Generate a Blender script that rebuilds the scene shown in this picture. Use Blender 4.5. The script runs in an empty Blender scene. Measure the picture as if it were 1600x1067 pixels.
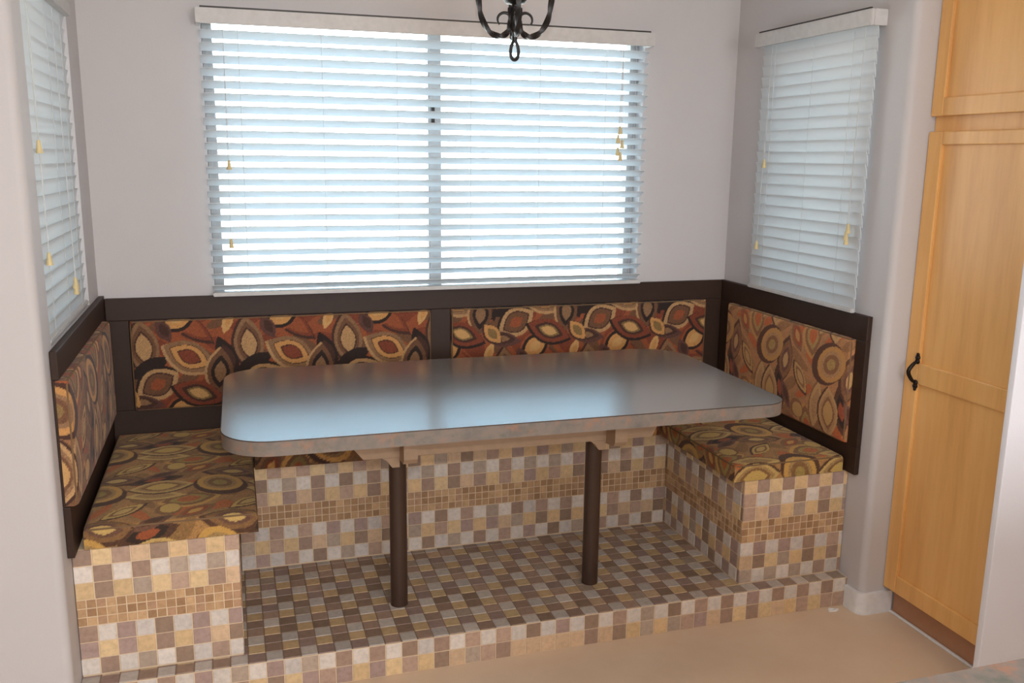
import bpy, bmesh, math, random
import numpy as np
from mathutils import Vector, Matrix

random.seed(7)
rng = np.random.default_rng(11)
SC = bpy.context.scene
COL = SC.collection
PI = math.pi

# ------------------------------------------------------------------ camera
CAM = Vector((0.4673, -3.5392, 1.5941))
YAW, PITCH, ROLL, FPX = 0.30277, -0.20144, 0.012477, 1412.9
fwd = Vector((math.sin(YAW) * math.cos(PITCH), math.cos(YAW) * math.cos(PITCH), math.sin(PITCH)))
rt0 = Vector((math.cos(YAW), -math.sin(YAW), 0))
up0 = rt0.cross(fwd)
rt = math.cos(ROLL) * rt0 + math.sin(ROLL) * up0
up = -math.sin(ROLL) * rt0 + math.cos(ROLL) * up0
cd = bpy.data.cameras.new('camera')
cd.sensor_fit = 'HORIZONTAL'
cd.sensor_width = 36.0
cd.lens = FPX * 36.0 / 1600.0
cd.clip_start = 0.05
co = bpy.data.objects.new('camera', cd)
COL.objects.link(co)
M = Matrix.Identity(4)
for i in range(3):
    M[i][0], M[i][1], M[i][2], M[i][3] = rt[i], up[i], -fwd[i], CAM[i]
co.matrix_world = M
SC.camera = co

# ------------------------------------------------------------------ colour management, world, lights
SC.view_settings.view_transform = 'Standard'
SC.view_settings.look = 'None'
SC.view_settings.gamma = 1.0
SC.view_settings.use_curve_mapping = False
SC.view_settings.exposure = 0.2

SKY_STRENGTH = 10.5
FLASH_W = 50.0
KITCHEN_W = 20.0
REAR_W = 90.0
KY_LIGHT = -6.05
wd = bpy.data.worlds.new('daylight')
SC.world = wd
wd.use_nodes = True
nt = wd.node_tree
nt.nodes.clear()
wo = nt.nodes.new('ShaderNodeOutputWorld')
wb = nt.nodes.new('ShaderNodeBackground')
wtc = nt.nodes.new('ShaderNodeTexCoord')
wsep = nt.nodes.new('ShaderNodeSeparateXYZ')
nt.links.new(wtc.outputs['Generated'], wsep.inputs[0])
wmr = nt.nodes.new('ShaderNodeMapRange')
wmr.inputs['From Min'].default_value = -0.25
wmr.inputs['From Max'].default_value = 0.75
nt.links.new(wsep.outputs['Z'], wmr.inputs['Value'])
wr = nt.nodes.new('ShaderNodeValToRGB')
we = wr.color_ramp.elements
we[0].position, we[0].color = 0.0, (0.62, 0.61, 0.58, 1)      # bright paving outside
we[1].position, we[1].color = 1.0, (0.33, 0.63, 1.0, 1)       # blue overhead
for p_, c_ in ((0.22, (0.85, 0.90, 0.93, 1)), (0.32, (0.80, 0.93, 1.0, 1)), (0.48, (0.42, 0.74, 1.0, 1))):
    q_ = we.new(p_)
    q_.color = c_
nt.links.new(wmr.outputs[0], wr.inputs['Fac'])
nt.links.new(wr.outputs['Color'], wb.inputs['Color'])
wb.inputs['Strength'].default_value = SKY_STRENGTH
nt.links.new(wb.outputs[0], wo.inputs[0])


def area_light(name, loc, target, sx, sy, watts, color, spread=PI):
    d = bpy.data.lights.new(name, 'AREA')
    d.shape = 'RECTANGLE'
    d.size, d.size_y = sx, sy
    d.energy = watts
    d.color = color
    d.spread = spread
    o = bpy.data.objects.new(name, d)
    COL.objects.link(o)
    o.location = loc
    o.rotation_euler = (Vector(target) - Vector(loc)).to_track_quat('-Z', 'Y').to_euler()
    return o


# camera flash just above the lens
fd = bpy.data.lights.new('camera_flash', 'SPOT')
fd.energy = FLASH_W
fd.color = (0.93, 0.97, 1.0)
fd.spot_size = math.radians(105)
fd.spot_blend = 0.35
fd.shadow_soft_size = 0.03
fo = bpy.data.objects.new('camera_flash', fd)
COL.objects.link(fo)
fo.location = CAM + up * 0.14
fo.rotation_euler = fwd.to_track_quat('-Z', 'Y').to_euler()
# added fill lamp under the unseen kitchen ceiling, no fixture modelled
area_light('ceiling_fill_light', (1.3, -3.3, 2.56), (1.3, -3.3, 0), 1.6, 1.0, KITCHEN_W, (1.0, 0.97, 0.95))
# added frontal fill near the unseen rear wall; no window stands there
area_light('rear_fill_light', (1.5, KY_LIGHT, 1.65), (1.5, 0.0, 1.2), 2.6, 1.3, REAR_W, (0.95, 0.97, 1.0))

# ------------------------------------------------------------------ dimensions (metres)
W = 2.559          # nook width
Z0 = 0.111         # tiled platform top
T = 0.5015         # bench top
PF = -0.984        # platform front
DB = -0.348        # back bench front
DR = -0.9376       # right bench front
DL = -0.9300       # left bench front
XL = 0.4491        # left bench inner face
XR = 2.135         # right bench inner face
RAIL = 1.072       # top of back frames
YE = -1.062        # nook wall ends
CEIL = 2.62
KX0, KX1, KY0 = -2.8, 3.7, -6.2


# ------------------------------------------------------------------ materials
def srgb(r, g, b):
    def f(c):
        c /= 255.0
        return c / 12.92 if c <= 0.04045 else ((c + 0.055) / 1.055) ** 2.4
    return (f(r), f(g), f(b), 1.0)


class Mat:
    def __init__(self, name):
        self.m = bpy.data.materials.new(name)
        self.m.use_nodes = True
        self.t = self.m.node_tree
        self.b = self.t.nodes['Principled BSDF']

    def n(self, kind, **kw):
        x = self.t.nodes.new(kind)
        for k, v in kw.items():
            setattr(x, k, v)
        return x

    def l(self, a, b):
        self.t.links.new(a, b)

    def set(self, **kw):
        for k, v in kw.items():
            self.b.inputs[k.replace('_', ' ')].default_value = v
        return self

    def coords(self, scale=(1, 1, 1)):
        tc = self.n('ShaderNodeTexCoord')
        mp = self.n('ShaderNodeMapping')
        mp.inputs['Scale'].default_value = scale
        self.l(tc.outputs['Object'], mp.inputs['Vector'])
        return mp.outputs['Vector']

    def noise(self, vec, scale, detail=4, rough=0.55):
        x = self.n('ShaderNodeTexNoise')
        x.inputs['Scale'].default_value = scale
        x.inputs['Detail'].default_value = detail
        x.inputs['Roughness'].default_value = rough
        self.l(vec, x.inputs['Vector'])
        return x.outputs['Fac']

    def ramp(self, fac, stops):
        r = self.n('ShaderNodeValToRGB')
        e = r.color_ramp.elements
        while len(e) < len(stops):
            e.new(0.5)
        for i, (p, c) in enumerate(stops):
            e[i].position = p
            e[i].color = c
        self.l(fac, r.inputs['Fac'])
        return r.outputs['Color']

    def bump(self, h, strength, dist):
        b = self.n('ShaderNodeBump')
        b.inputs['Strength'].default_value = strength
        b.inputs['Distance'].default_value = dist
        self.l(h, b.inputs['Height'])
        self.l(b.outputs['Normal'], self.b.inputs['Normal'])

    def mix(self, fac, a, b, mode='MIX'):
        x = self.n('ShaderNodeMix', data_type='RGBA', blend_type=mode)
        for s, v in ((x.inputs[0], fac), (x.inputs[6], a), (x.inputs[7], b)):
            if isinstance(v, (int, float, tuple)):
                s.default_value = v
            else:
                self.l(v, s)
        return x.outputs[2]

    def color(self, sock):
        self.l(sock, self.b.inputs['Base Color'])
        return self


def plain(name, col, rough=0.5, metal=0.0, **kw):
    m = Mat(name).set(Base_Color=col, Roughness=rough, Metallic=metal)
    v = m.coords()
    f = m.noise(v, 40, 3)
    c0 = tuple(x * 0.94 for x in col[:3]) + (1,)
    c1 = tuple(min(1, x * 1.05) for x in col[:3]) + (1,)
    m.color(m.ramp(f, [(0.3, c0), (0.7, c1)]))
    for k, val in kw.items():
        m.b.inputs[k.replace('_', ' ')].default_value = val
    return m.m


def wall_paint(name, col):
    m = Mat(name).set(Roughness=0.75)
    v = m.coords()
    f = m.noise(v, 3.0, 3)
    c0 = tuple(x * 0.97 for x in col[:3]) + (1,)
    m.color(m.ramp(f, [(0.3, c0), (0.7, col)]))
    m.bump(m.noise(v, 160, 3), 0.18, 0.002)
    return m.m


M_WALL = wall_paint('wall_paint', (0.58, 0.547, 0.54, 1))
M_PANEL = wall_paint('white_panel_paint', (0.82, 0.81, 0.85, 1))
M_CEIL = wall_paint('ceiling_paint', (0.70, 0.66, 0.62, 1))
M_TRIM = plain('white_trim', (0.78, 0.77, 0.77, 1), 0.4)
M_VAL = plain('blind_white', (0.58, 0.555, 0.535, 1), 0.45)
M_DARKSTRIP = plain('dark_strip_brown', (0.03, 0.022, 0.018, 1), 0.5)
M_CORD = plain('cord_white', (0.60, 0.60, 0.58, 1), 0.7)
M_TASSEL = plain('tassel_ivory', (0.66, 0.52, 0.26, 1), 0.5)
M_WFRAME = plain('window_frame_grey', (0.40, 0.39, 0.385, 1), 0.45)
M_IRON = plain('black_wrought_iron', (0.014, 0.011, 0.010, 1), 0.45, 0.15)
M_BRONZE = plain('oil_rubbed_bronze', (0.012, 0.009, 0.008, 1), 0.35, 0.5)
M_BROWN = plain('dark_brown_paint', (0.038, 0.019, 0.012, 1), 0.5)
M_BROWN.node_tree.nodes['Principled BSDF'].inputs['Specular IOR Level'].default_value = 0.3
M_POST = plain('post_brown_paint', (0.060, 0.033, 0.022, 1), 0.38)
M_TANWOOD = plain('tan_painted_wood', (0.36, 0.235, 0.145, 1), 0.5)
M_CANDLE = plain('candle_sleeve', (0.7, 0.6, 0.42, 1), 0.5)
M_PAPER = plain('paper_white', (0.85, 0.85, 0.83, 1), 0.7)


def slat_material():
    m = Mat('blind_slat')
    m.set(Base_Color=(0.72, 0.74, 0.75, 1), Roughness=0.5)
    tr = m.n('ShaderNodeBsdfTranslucent')
    tr.inputs['Color'].default_value = (0.86, 0.86, 0.85, 1)
    mx = m.n('ShaderNodeMixShader')
    mx.inputs[0].default_value = 0.22
    out = m.t.nodes['Material Output']
    m.l(m.b.outputs[0], mx.inputs[1])
    m.l(tr.outputs[0], mx.inputs[2])
    m.l(mx.outputs[0], out.inputs[0])
    return m.m


M_SLAT = slat_material()


def glass_material():
    m = Mat('window_glass')
    m.t.nodes.remove(m.b)
    tr = m.n('ShaderNodeBsdfTransparent')
    tr.inputs['Color'].default_value = (0.96, 0.98, 0.97, 1)
    gl = m.n('ShaderNodeBsdfGlossy')
    gl.inputs['Roughness'].default_value = 0.02
    fr = m.n('ShaderNodeFresnel')
    fr.inputs['IOR'].default_value = 1.45
    mx = m.n('ShaderNodeMixShader')
    m.l(fr.outputs[0], mx.inputs[0])
    m.l(tr.outputs[0], mx.inputs[1])
    m.l(gl.outputs[0], mx.inputs[2])
    m.l(mx.outputs[0], m.t.nodes['Material Output'].inputs[0])
    return m.m


M_GLASS = glass_material()


def bulb_material():
    m = Mat('flame_bulb').set(Base_Color=(1, 0.9, 0.75, 1), Roughness=0.2)
    m.b.inputs['Emission Color'].default_value = (1.0, 0.62, 0.30, 1)
    m.b.inputs['Emission Strength'].default_value = 18.0
    return m.m


M_BULB = bulb_material()


def laminate(name, rough, k=0.5, dark=1.0, ior=1.5, con=1.0):
    m = Mat(name).set(Roughness=rough, IOR=ior)
    v = m.coords((1, 1, 1))
    f1 = m.noise(v, 17, 6, 0.65)
    mid = (134, 125, 117)
    cc = lambda *c: srgb(*[m_ + (x - m_) * con for x, m_ in zip(c, mid)])
    base = m.ramp(f1, [(0.30, cc(118, 113, 108)), (0.45, cc(136, 127, 119)), (0.55, cc(146, 133, 123)), (0.72, cc(124, 122, 116))])
    v2 = m.coords((1.0, 1.0, 1.0))
    f2 = m.ramp(m.noise(v2, 26, 4, 0.6), [(0.54, (0, 0, 0, 1)), (0.68, (1, 1, 1, 1))])
    c = m.mix(m.fac(f2, k), base, srgb(180, 128, 96))
    f3 = m.ramp(m.noise(m.coords((1, 1, 1.3)), 21, 5, 0.6), [(0.56, (0, 0, 0, 1)), (0.70, (1, 1, 1, 1))])
    c = m.mix(m.fac(f3, k), c, srgb(104, 110, 98))
    m.color(m.mix(1.0, c, (dark, dark * 0.97, dark * 0.94, 1), 'MULTIPLY'))
    return m.m


def _fac(self, sock, k):
    x = self.n('ShaderNodeMath', operation='MULTIPLY')
    self.l(sock, x.inputs[0])
    x.inputs[1].default_value = k
    return x.outputs[0]


Mat.fac = _fac
M_LAM = laminate('tabletop_laminate', 0.225, 0.12, 0.66, 4.0, 0.3)
for k_, v_ in (('Coat Weight', 1.0), ('Coat Roughness', 0.2), ('Coat IOR', 1.7)):
    M_LAM.node_tree.nodes['Principled BSDF'].inputs[k_].default_value = v_
M_COUNTER = laminate('counter_laminate', 0.4, 0.9, 0.62)
M_LAMEDGE = laminate('tabletop_edge_laminate', 0.4, 0.6, 0.78)


def tile_material():
    m = Mat('tumbled_stone_tile').set(Roughness=0.55)
    at = m.n('ShaderNodeAttribute', attribute_name='tint')
    v = m.coords()
    f = m.noise(v, 55, 5, 0.65)
    var = m.ramp(f, [(0.25, (0.78, 0.76, 0.74, 1)), (0.55, (1.0, 1.0, 1.0, 1)), (0.8, (1.12, 1.08, 1.02, 1))])
    c = m.mix(1.0, at.outputs['Color'], var, 'MULTIPLY')
    m.color(c)
    m.bump(m.noise(v, 180, 3), 0.15, 0.002)
    return m.m


M_TILE = tile_material()
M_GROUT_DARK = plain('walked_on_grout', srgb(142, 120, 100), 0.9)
M_GROUT = plain('sanded_grout', srgb(222, 198, 166), 0.9)


def fabric_material():
    m = Mat('woven_upholstery').set(Roughness=0.85)
    m.b.inputs['Sheen Weight'].default_value = 0.08
    at = m.n('ShaderNodeAttribute', attribute_name='weave')
    v = m.coords()
    f = m.noise(v, 420, 2, 0.5)
    var = m.ramp(f, [(0.3, (0.80, 0.80, 0.80, 1)), (0.7, (1.15, 1.15, 1.12, 1))])
    m.color(m.mix(1.0, at.outputs['Color'], var, 'MULTIPLY'))
    m.bump(f, 0.3, 0.0015)
    return m.m


M_FABRIC = fabric_material()
M_PIPING = plain('piping_cord', srgb(120, 92, 62), 0.8)


def maple():
    m = Mat('maple_veneer').set(Roughness=0.36)
    v = m.coords((9, 9, 0.8))
    f = m.noise(v, 2.2, 6, 0.6)
    c = m.ramp(f, [(0.25, (0.70, 0.35, 0.115, 1)), (0.5, (0.84, 0.46, 0.155, 1)), (0.78, (0.90, 0.54, 0.21, 1))])
    f2 = m.noise(m.coords((1, 1, 0.35)), 4.5, 3)
    c = m.mix(m.fac(m.ramp(f2, [(0.4, (0, 0, 0, 1)), (0.75, (1, 1, 1, 1))]), 0.2), c, (0.58, 0.26, 0.07, 1))
    m.color(c)
    return m.m


M_MAPLE = maple()
M_TOE = plain('toe_kick_board', srgb(176, 128, 96), 0.55)


def floor_mat():
    m = Mat('tan_floor').set(Roughness=0.5)
    v = m.coords()
    f = m.noise(v, 2.2, 5, 0.6)
    c = m.ramp(f, [(0.3, srgb(212, 184, 156)), (0.7, srgb(224, 200, 172))])
    m.color(c)
    m.bump(m.noise(v, 90, 4), 0.08, 0.002)
    return m.m


M_FLOOR = floor_mat()


# ------------------------------------------------------------------ object helpers
def link(name, me, mat=None, parent=None):
    o = bpy.data.objects.new(name, me)
    COL.objects.link(o)
    if mat is not None and me is not None:
        for mm in (mat if isinstance(mat, (list, tuple)) else [mat]):
            me.materials.append(mm)
    if parent is not None:
        o.parent = parent
    return o


def tag(o, label=None, cat=None, group=None, kind=None):
    if label:
        o['label'] = label
    if cat:
        o['category'] = cat
    if group:
        o['group'] = group
    if kind:
        o['kind'] = kind
    return o


def thing(name, label, cat, loc=(0, 0, 0), rz=0.0, group=None, kind=None):
    o = bpy.data.objects.new(name, None)
    COL.objects.link(o)
    o.location = loc
    o.rotation_euler = (0, 0, rz)
    o.empty_display_size = 0.05
    return tag(o, label, cat, group, kind)


def finish(bm, name, mat, parent=None, smooth=False, angle=40):
    bmesh.ops.recalc_face_normals(bm, faces=bm.faces)
    me = bpy.data.meshes.new(name)
    bm.to_mesh(me)
    bm.free()
    if smooth:
        me.polygons.foreach_set('use_smooth', [True] * len(me.polygons))
        me.set_sharp_from_angle(angle=math.radians(angle))
    return link(name, me, mat, parent)


def box(bm, x0, x1, y0, y1, z0, z1, bevel=0.0, seg=2):
    vs = [bm.verts.new((x, y, z)) for x in (x0, x1) for y in (y0, y1) for z in (z0, z1)]
    idx = [(0, 1, 3, 2), (4, 6, 7, 5), (0, 4, 5, 1), (2, 3, 7, 6), (0, 2, 6, 4), (1, 5, 7, 3)]
    fs = [bm.faces.new([vs[i] for i in f]) for f in idx]
    if bevel > 0:
        bmesh.ops.recalc_face_normals(bm, faces=fs)
        es = list({e for f in fs for e in f.edges})
        bmesh.ops.bevel(bm, geom=es, offset=bevel, segments=seg, affect='EDGES', profile=0.5)


def prism(bm, pts, z0, z1, axis=2):
    """extrude a closed outline; axis 2: pts=(x,y) along z, axis 0: pts=(y,z) along x, axis 1: pts=(x,z) along y"""
    def P(p, h):
        if axis == 2:
            return (p[0], p[1], h)
        if axis == 0:
            return (h, p[0], p[1])
        return (p[0], h, p[1])
    a = [bm.verts.new(P(p, z0)) for p in pts]
    b = [bm.verts.new(P(p, z1)) for p in pts]
    n = len(pts)
    bm.faces.new(a)
    bm.faces.new(b[::-1])
    for i in range(n):
        bm.faces.new((a[i], a[(i + 1) % n], b[(i + 1) % n], b[i]))


def tube(bm, path, rad, seg=10, cap=True, twist=0.0, squash=1.0):
    path = [Vector(p) for p in path]
    n = len(path)
    rads = rad if isinstance(rad, (list, tuple)) else [rad] * n
    rings = []
    prev = None
    for i, p in enumerate(path):
        d = (path[min(i + 1, n - 1)] - path[max(i - 1, 0)]).normalized()
        if prev is None:
            a = Vector((0, 0, 1)) if abs(d.z) < 0.9 else Vector((1, 0, 0))
            u = d.cross(a).normalized()
        else:
            u = (prev - d * prev.dot(d)).normalized()
        prev = u
        w = d.cross(u)
        ring = []
        for k in range(seg):
            t = 2 * PI * k / seg
            r = rads[i]
            if twist:
                r *= 1 + 0.22 * math.cos(4 * t)
            t += twist * i
            ring.append(bm.verts.new(p + u * (math.cos(t) * r) + w * (math.sin(t) * r * squash)))
        rings.append(ring)
    for i in range(n - 1):
        for k in range(seg):
            bm.faces.new((rings[i][k], rings[i][(k + 1) % seg], rings[i + 1][(k + 1) % seg], rings[i + 1][k]))
    if cap:
        bm.faces.new(rings[0][::-1])
        bm.faces.new(rings[-1])


def lathe(bm, prof, cx=0, cy=0, seg=24):
    rings = []
    for r, z in prof:
        if r < 1e-5:
            rings.append([bm.verts.new((cx, cy, z))])
        else:
            rings.append([bm.verts.new((cx + r * math.cos(2 * PI * k / seg), cy + r * math.sin(2 * PI * k / seg), z)) for k in range(seg)])
    for a, b in zip(rings, rings[1:]):
        for k in range(seg):
            k2 = (k + 1) % seg
            if len(a) == 1 and len(b) == 1:
                continue
            if len(a) == 1:
                bm.faces.new((a[0], b[k], b[k2]))
            elif len(b) == 1:
                bm.faces.new((a[k], a[k2], b[0]))
            else:
                bm.faces.new((a[k], a[k2], b[k2], b[k]))


def bez(pts, n=24):
    """smooth path through points (Catmull-Rom)"""
    P = [Vector(p) for p in pts]
    P = [P[0] * 2 - P[1]] + P + [P[-1] * 2 - P[-2]]
    out = []
    segs = len(P) - 3
    for s in range(segs):
        p0, p1, p2, p3 = P[s:s + 4]
        m = max(2, n // segs)
        for i in range(m):
            t = i / m
            out.append(0.5 * ((2 * p1) + (p2 - p0) * t + (2 * p0 - 5 * p1 + 4 * p2 - p3) * t * t + (3 * p1 - p0 - 3 * p2 + p3) * t ** 3))
    out.append(P[-2].copy())
    return out


def rounded_rect(x0, x1, y0, y1, r, seg=10):
    pts = []
    q = r if isinstance(r, (tuple, list)) else (r,) * 4
    for cx, cy, a0, r in ((x1 - q[0], y1 - q[0], 0, q[0]), (x0 + q[1], y1 - q[1], PI / 2, q[1]), (x0 + q[2], y0 + q[2], PI, q[2]), (x1 - q[3], y0 + q[3], 1.5 * PI, q[3])):
        for k in range(seg + 1):
            a = a0 + PI / 2 * k / seg
            pts.append((cx + r * math.cos(a), cy + r * math.sin(a)))
    return pts


# ------------------------------------------------------------------ the room
def struct(name, bm, mat, parent=None, smooth=False):
    o = finish(bm, name, mat, parent, smooth)
    if parent is None:
        o['kind'] = 'structure'
    return o


bm = bmesh.new()
box(bm, KX0 - 0.2, KX1 + 0.2, KY0 - 0.2, 0.15, -0.06, 0.0)
struct('floor', bm, M_FLOOR)
bm = bmesh.new()
box(bm, KX0 - 0.2, KX1 + 0.2, KY0 - 0.2, 0.15, CEIL, CEIL + 0.1)
struct('ceiling', bm, M_CEIL)

# back wall with its wide window opening
BX0, BX1, BZ0, BZ1 = 0.402, 2.128, 1.035, 2.100
bm = bmesh.new()
box(bm, -0.15, BX0, 0.0, 0.15, 0, CEIL)
box(bm, BX1, W + 0.15, 0.0, 0.15, 0, CEIL)
box(bm, BX0, BX1, 0.0, 0.15, 0, BZ0)
box(bm, BX0, BX1, 0.0, 0.15, BZ1, CEIL)
struct('wall_back', bm, M_WALL)


def end_profile(x_in, side, x_far, r=0.024):
    """plan outline of the nook wall's near end: rounded corner, then a return that runs away from the nook"""
    s = side
    pts = [(x_in, -0.94)]
    for k in range(9):
        a = PI / 2 * k / 8
        pts.append((x_in + s * (r - r * math.cos(a)), YE + r - r * math.sin(a)))
    pts += [(x_far, YE), (x_far, YE + 0.15), (x_in + s * 0.15, YE + 0.15), (x_in + s * 0.15, -0.94)]
    return pts


# left wall: window recess holds its blind
LY0, LY1, LZ0, LZ1 = -0.94, -0.222, 1.085, 2.06
bm = bmesh.new()
prism(bm, end_profile(0.0, -1, KX0), 0, CEIL)
box(bm, -0.15, 0, LY1, 0.0, 0, CEIL)
box(bm, -0.15, 0, LY0, LY1, 0, LZ0)
box(bm, -0.15, 0, LY0, LY1, LZ1, CEIL)
struct('wall_left', bm, M_WALL, smooth=True)

RY0, RY1, RZ0, RZ1 = -0.870, -0.285, 1.09, 2.03
bm = bmesh.new()
prism(bm, end_profile(W, 1, KX1), 0, CEIL)
box(bm, W, W + 0.15, RY1, 0.0, 0, CEIL)
box(bm, W, W + 0.15, -0.94, RY0, 0, CEIL)
box(bm, W, W + 0.15, RY0, RY1, 0, RZ0)
box(bm, W, W + 0.15, RY0, RY1, RZ1, CEIL)
struct('wall_right', bm, M_WALL, smooth=True)

# the kitchen behind the camera
bm = bmesh.new()
box(bm, KX0 - 0.15, KX0, KY0, YE + 0.15, 0, CEIL)
struct('wall_kitchen_left', bm, M_WALL)
bm = bmesh.new()
box(bm, KX1, KX1 + 0.15, KY0, YE + 0.15, 0, CEIL)
struct('wall_kitchen_right', bm, M_WALL)
bm = bmesh.new()
box(bm, KX0 - 0.15, KX1 + 0.15, KY0 - 0.15, KY0, 0, CEIL)
struct('wall_kitchen_back', bm, M_WALL)
bm = bmesh.new()
PX, PY = 2.535, -1.62
pts = rounded_rect(PX, KX1, PY, PY + 0.022, 0.003, 4)
prism(bm, pts, 0, CEIL)
struct('wall_pantry_end', bm, M_PANEL, smooth=True)

# baseboard wrapping the end of the right wall
bm = bmesh.new()
bt, bh = 0.013, 0.082
r = 0.024 + bt
prof = [(W - bt, PF - 0.004)]
for k in range(9):
    a = PI / 2 * k / 8
    prof.append((W + 0.024 - r * math.cos(a), YE + 0.024 - r * math.sin(a)))
prof.append((2.684, YE - bt))
inner = [(2.684, YE - 0.0005)]
for k in range(8, -1, -1):
    a = PI / 2 * k / 8
    inner.append((W + 0.024 - 0.0245 * math.cos(a), YE + 0.024 - 0.0245 * math.sin(a)))
inner.append((W - 0.0005, PF - 0.004))
prism(bm, prof + inner, 0, bh)
struct('baseboard_right', bm, M_TRIM, smooth=True)
bm = bmesh.new()
box(bm, KX0, -0.03, YE - bt, YE - 0.0005, 0, bh, 0.003)
struct('baseboard_left', bm, M_TRIM)
bm = bmesh.new()
box(bm, 2.675, 2.687, PY + 0.024, YE - bt - 0.001, 0, 0.008, 0.003)
struct('trim_1', bm, M_TRIM)


# windows -----------------------------------------------------------------
def window(name, kind, u0, u1, z0, z1, split=None):
    """frame bars and panes of one window; kind says which wall plane it stands in"""
    w = thing(name, None, None, kind='structure')

    def bx(b, ua, ub, da, db, za, zb, bev=0.003):
        if kind == 'back':
            box(b, ua, ub, da, db, za, zb, bev)
        elif kind == 'left':
            box(b, -db, -da, ua, ub, za, zb, bev)
        else:
            box(b, W + da, W + db, ua, ub, za, zb, bev)
    fw = 0.036
    b = bmesh.new()
    bx(b, u0 + .0005, u0 + fw, 0.06, 0.12, z0 + .0005, z1 - .0005)
    bx(b, u1 - fw, u1 - .0005, 0.06, 0.12, z0 + .0005, z1 - .0005)
    bx(b, u0 + fw, u1 - fw, 0.06, 0.12, z0 + .0005, z0 + fw)
    bx(b, u0 + fw, u1 - fw, 0.06, 0.12, z1 - fw, z1 - .0005)
    # thin raised track lips on the side bars
    for uu in (u0 + 0.012, u0 + 0.026, u1 - 0.014, u1 - 0.028):
        bx(b, uu, uu + 0.003, 0.054, 0.06, z0 + fw, z1 - fw, 0)
    finish(b, 'window_frame', M_WFRAME, w)
    if split:
        b = bmesh.new()
        bx(b, split[0], split[1], 0.055, 0.125, z0 + fw, z1 - fw)
        bx(b, split[0] - 0.003, split[0], 0.065, 0.1, z0 + fw, z1 - fw, 0)
        mull = finish(b, 'mullion', M_WFRAME, w)
        b = bmesh.new()
        bx(b, split[0] + 0.006, split[0] + 0.019, 0.040, 0.055, 1.712, 1.80, 0.003)
        finish(b, 'latch', M_BRONZE, mull)
        ranges = [(u0 + fw, split[0]), (split[1], u1 - fw)]
    else:
        ranges = [(u0 + fw, u1 - fw)]
    for a, c in ranges:
        b = bmesh.new()
        bx(b, a, c, 0.088, 0.092, z0 + fw, z1 - fw, 0)
        finish(b, 'window_pane', M_GLASS, w)
    return w


window('window_1', 'back', BX0, BX1, BZ0, BZ1, (1.238, 1.286))
window('window_2', 'left', LY0, LY1, LZ0, LZ1)
window('window_3', 'right', RY0, RY1, RZ0, RZ1)


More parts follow.
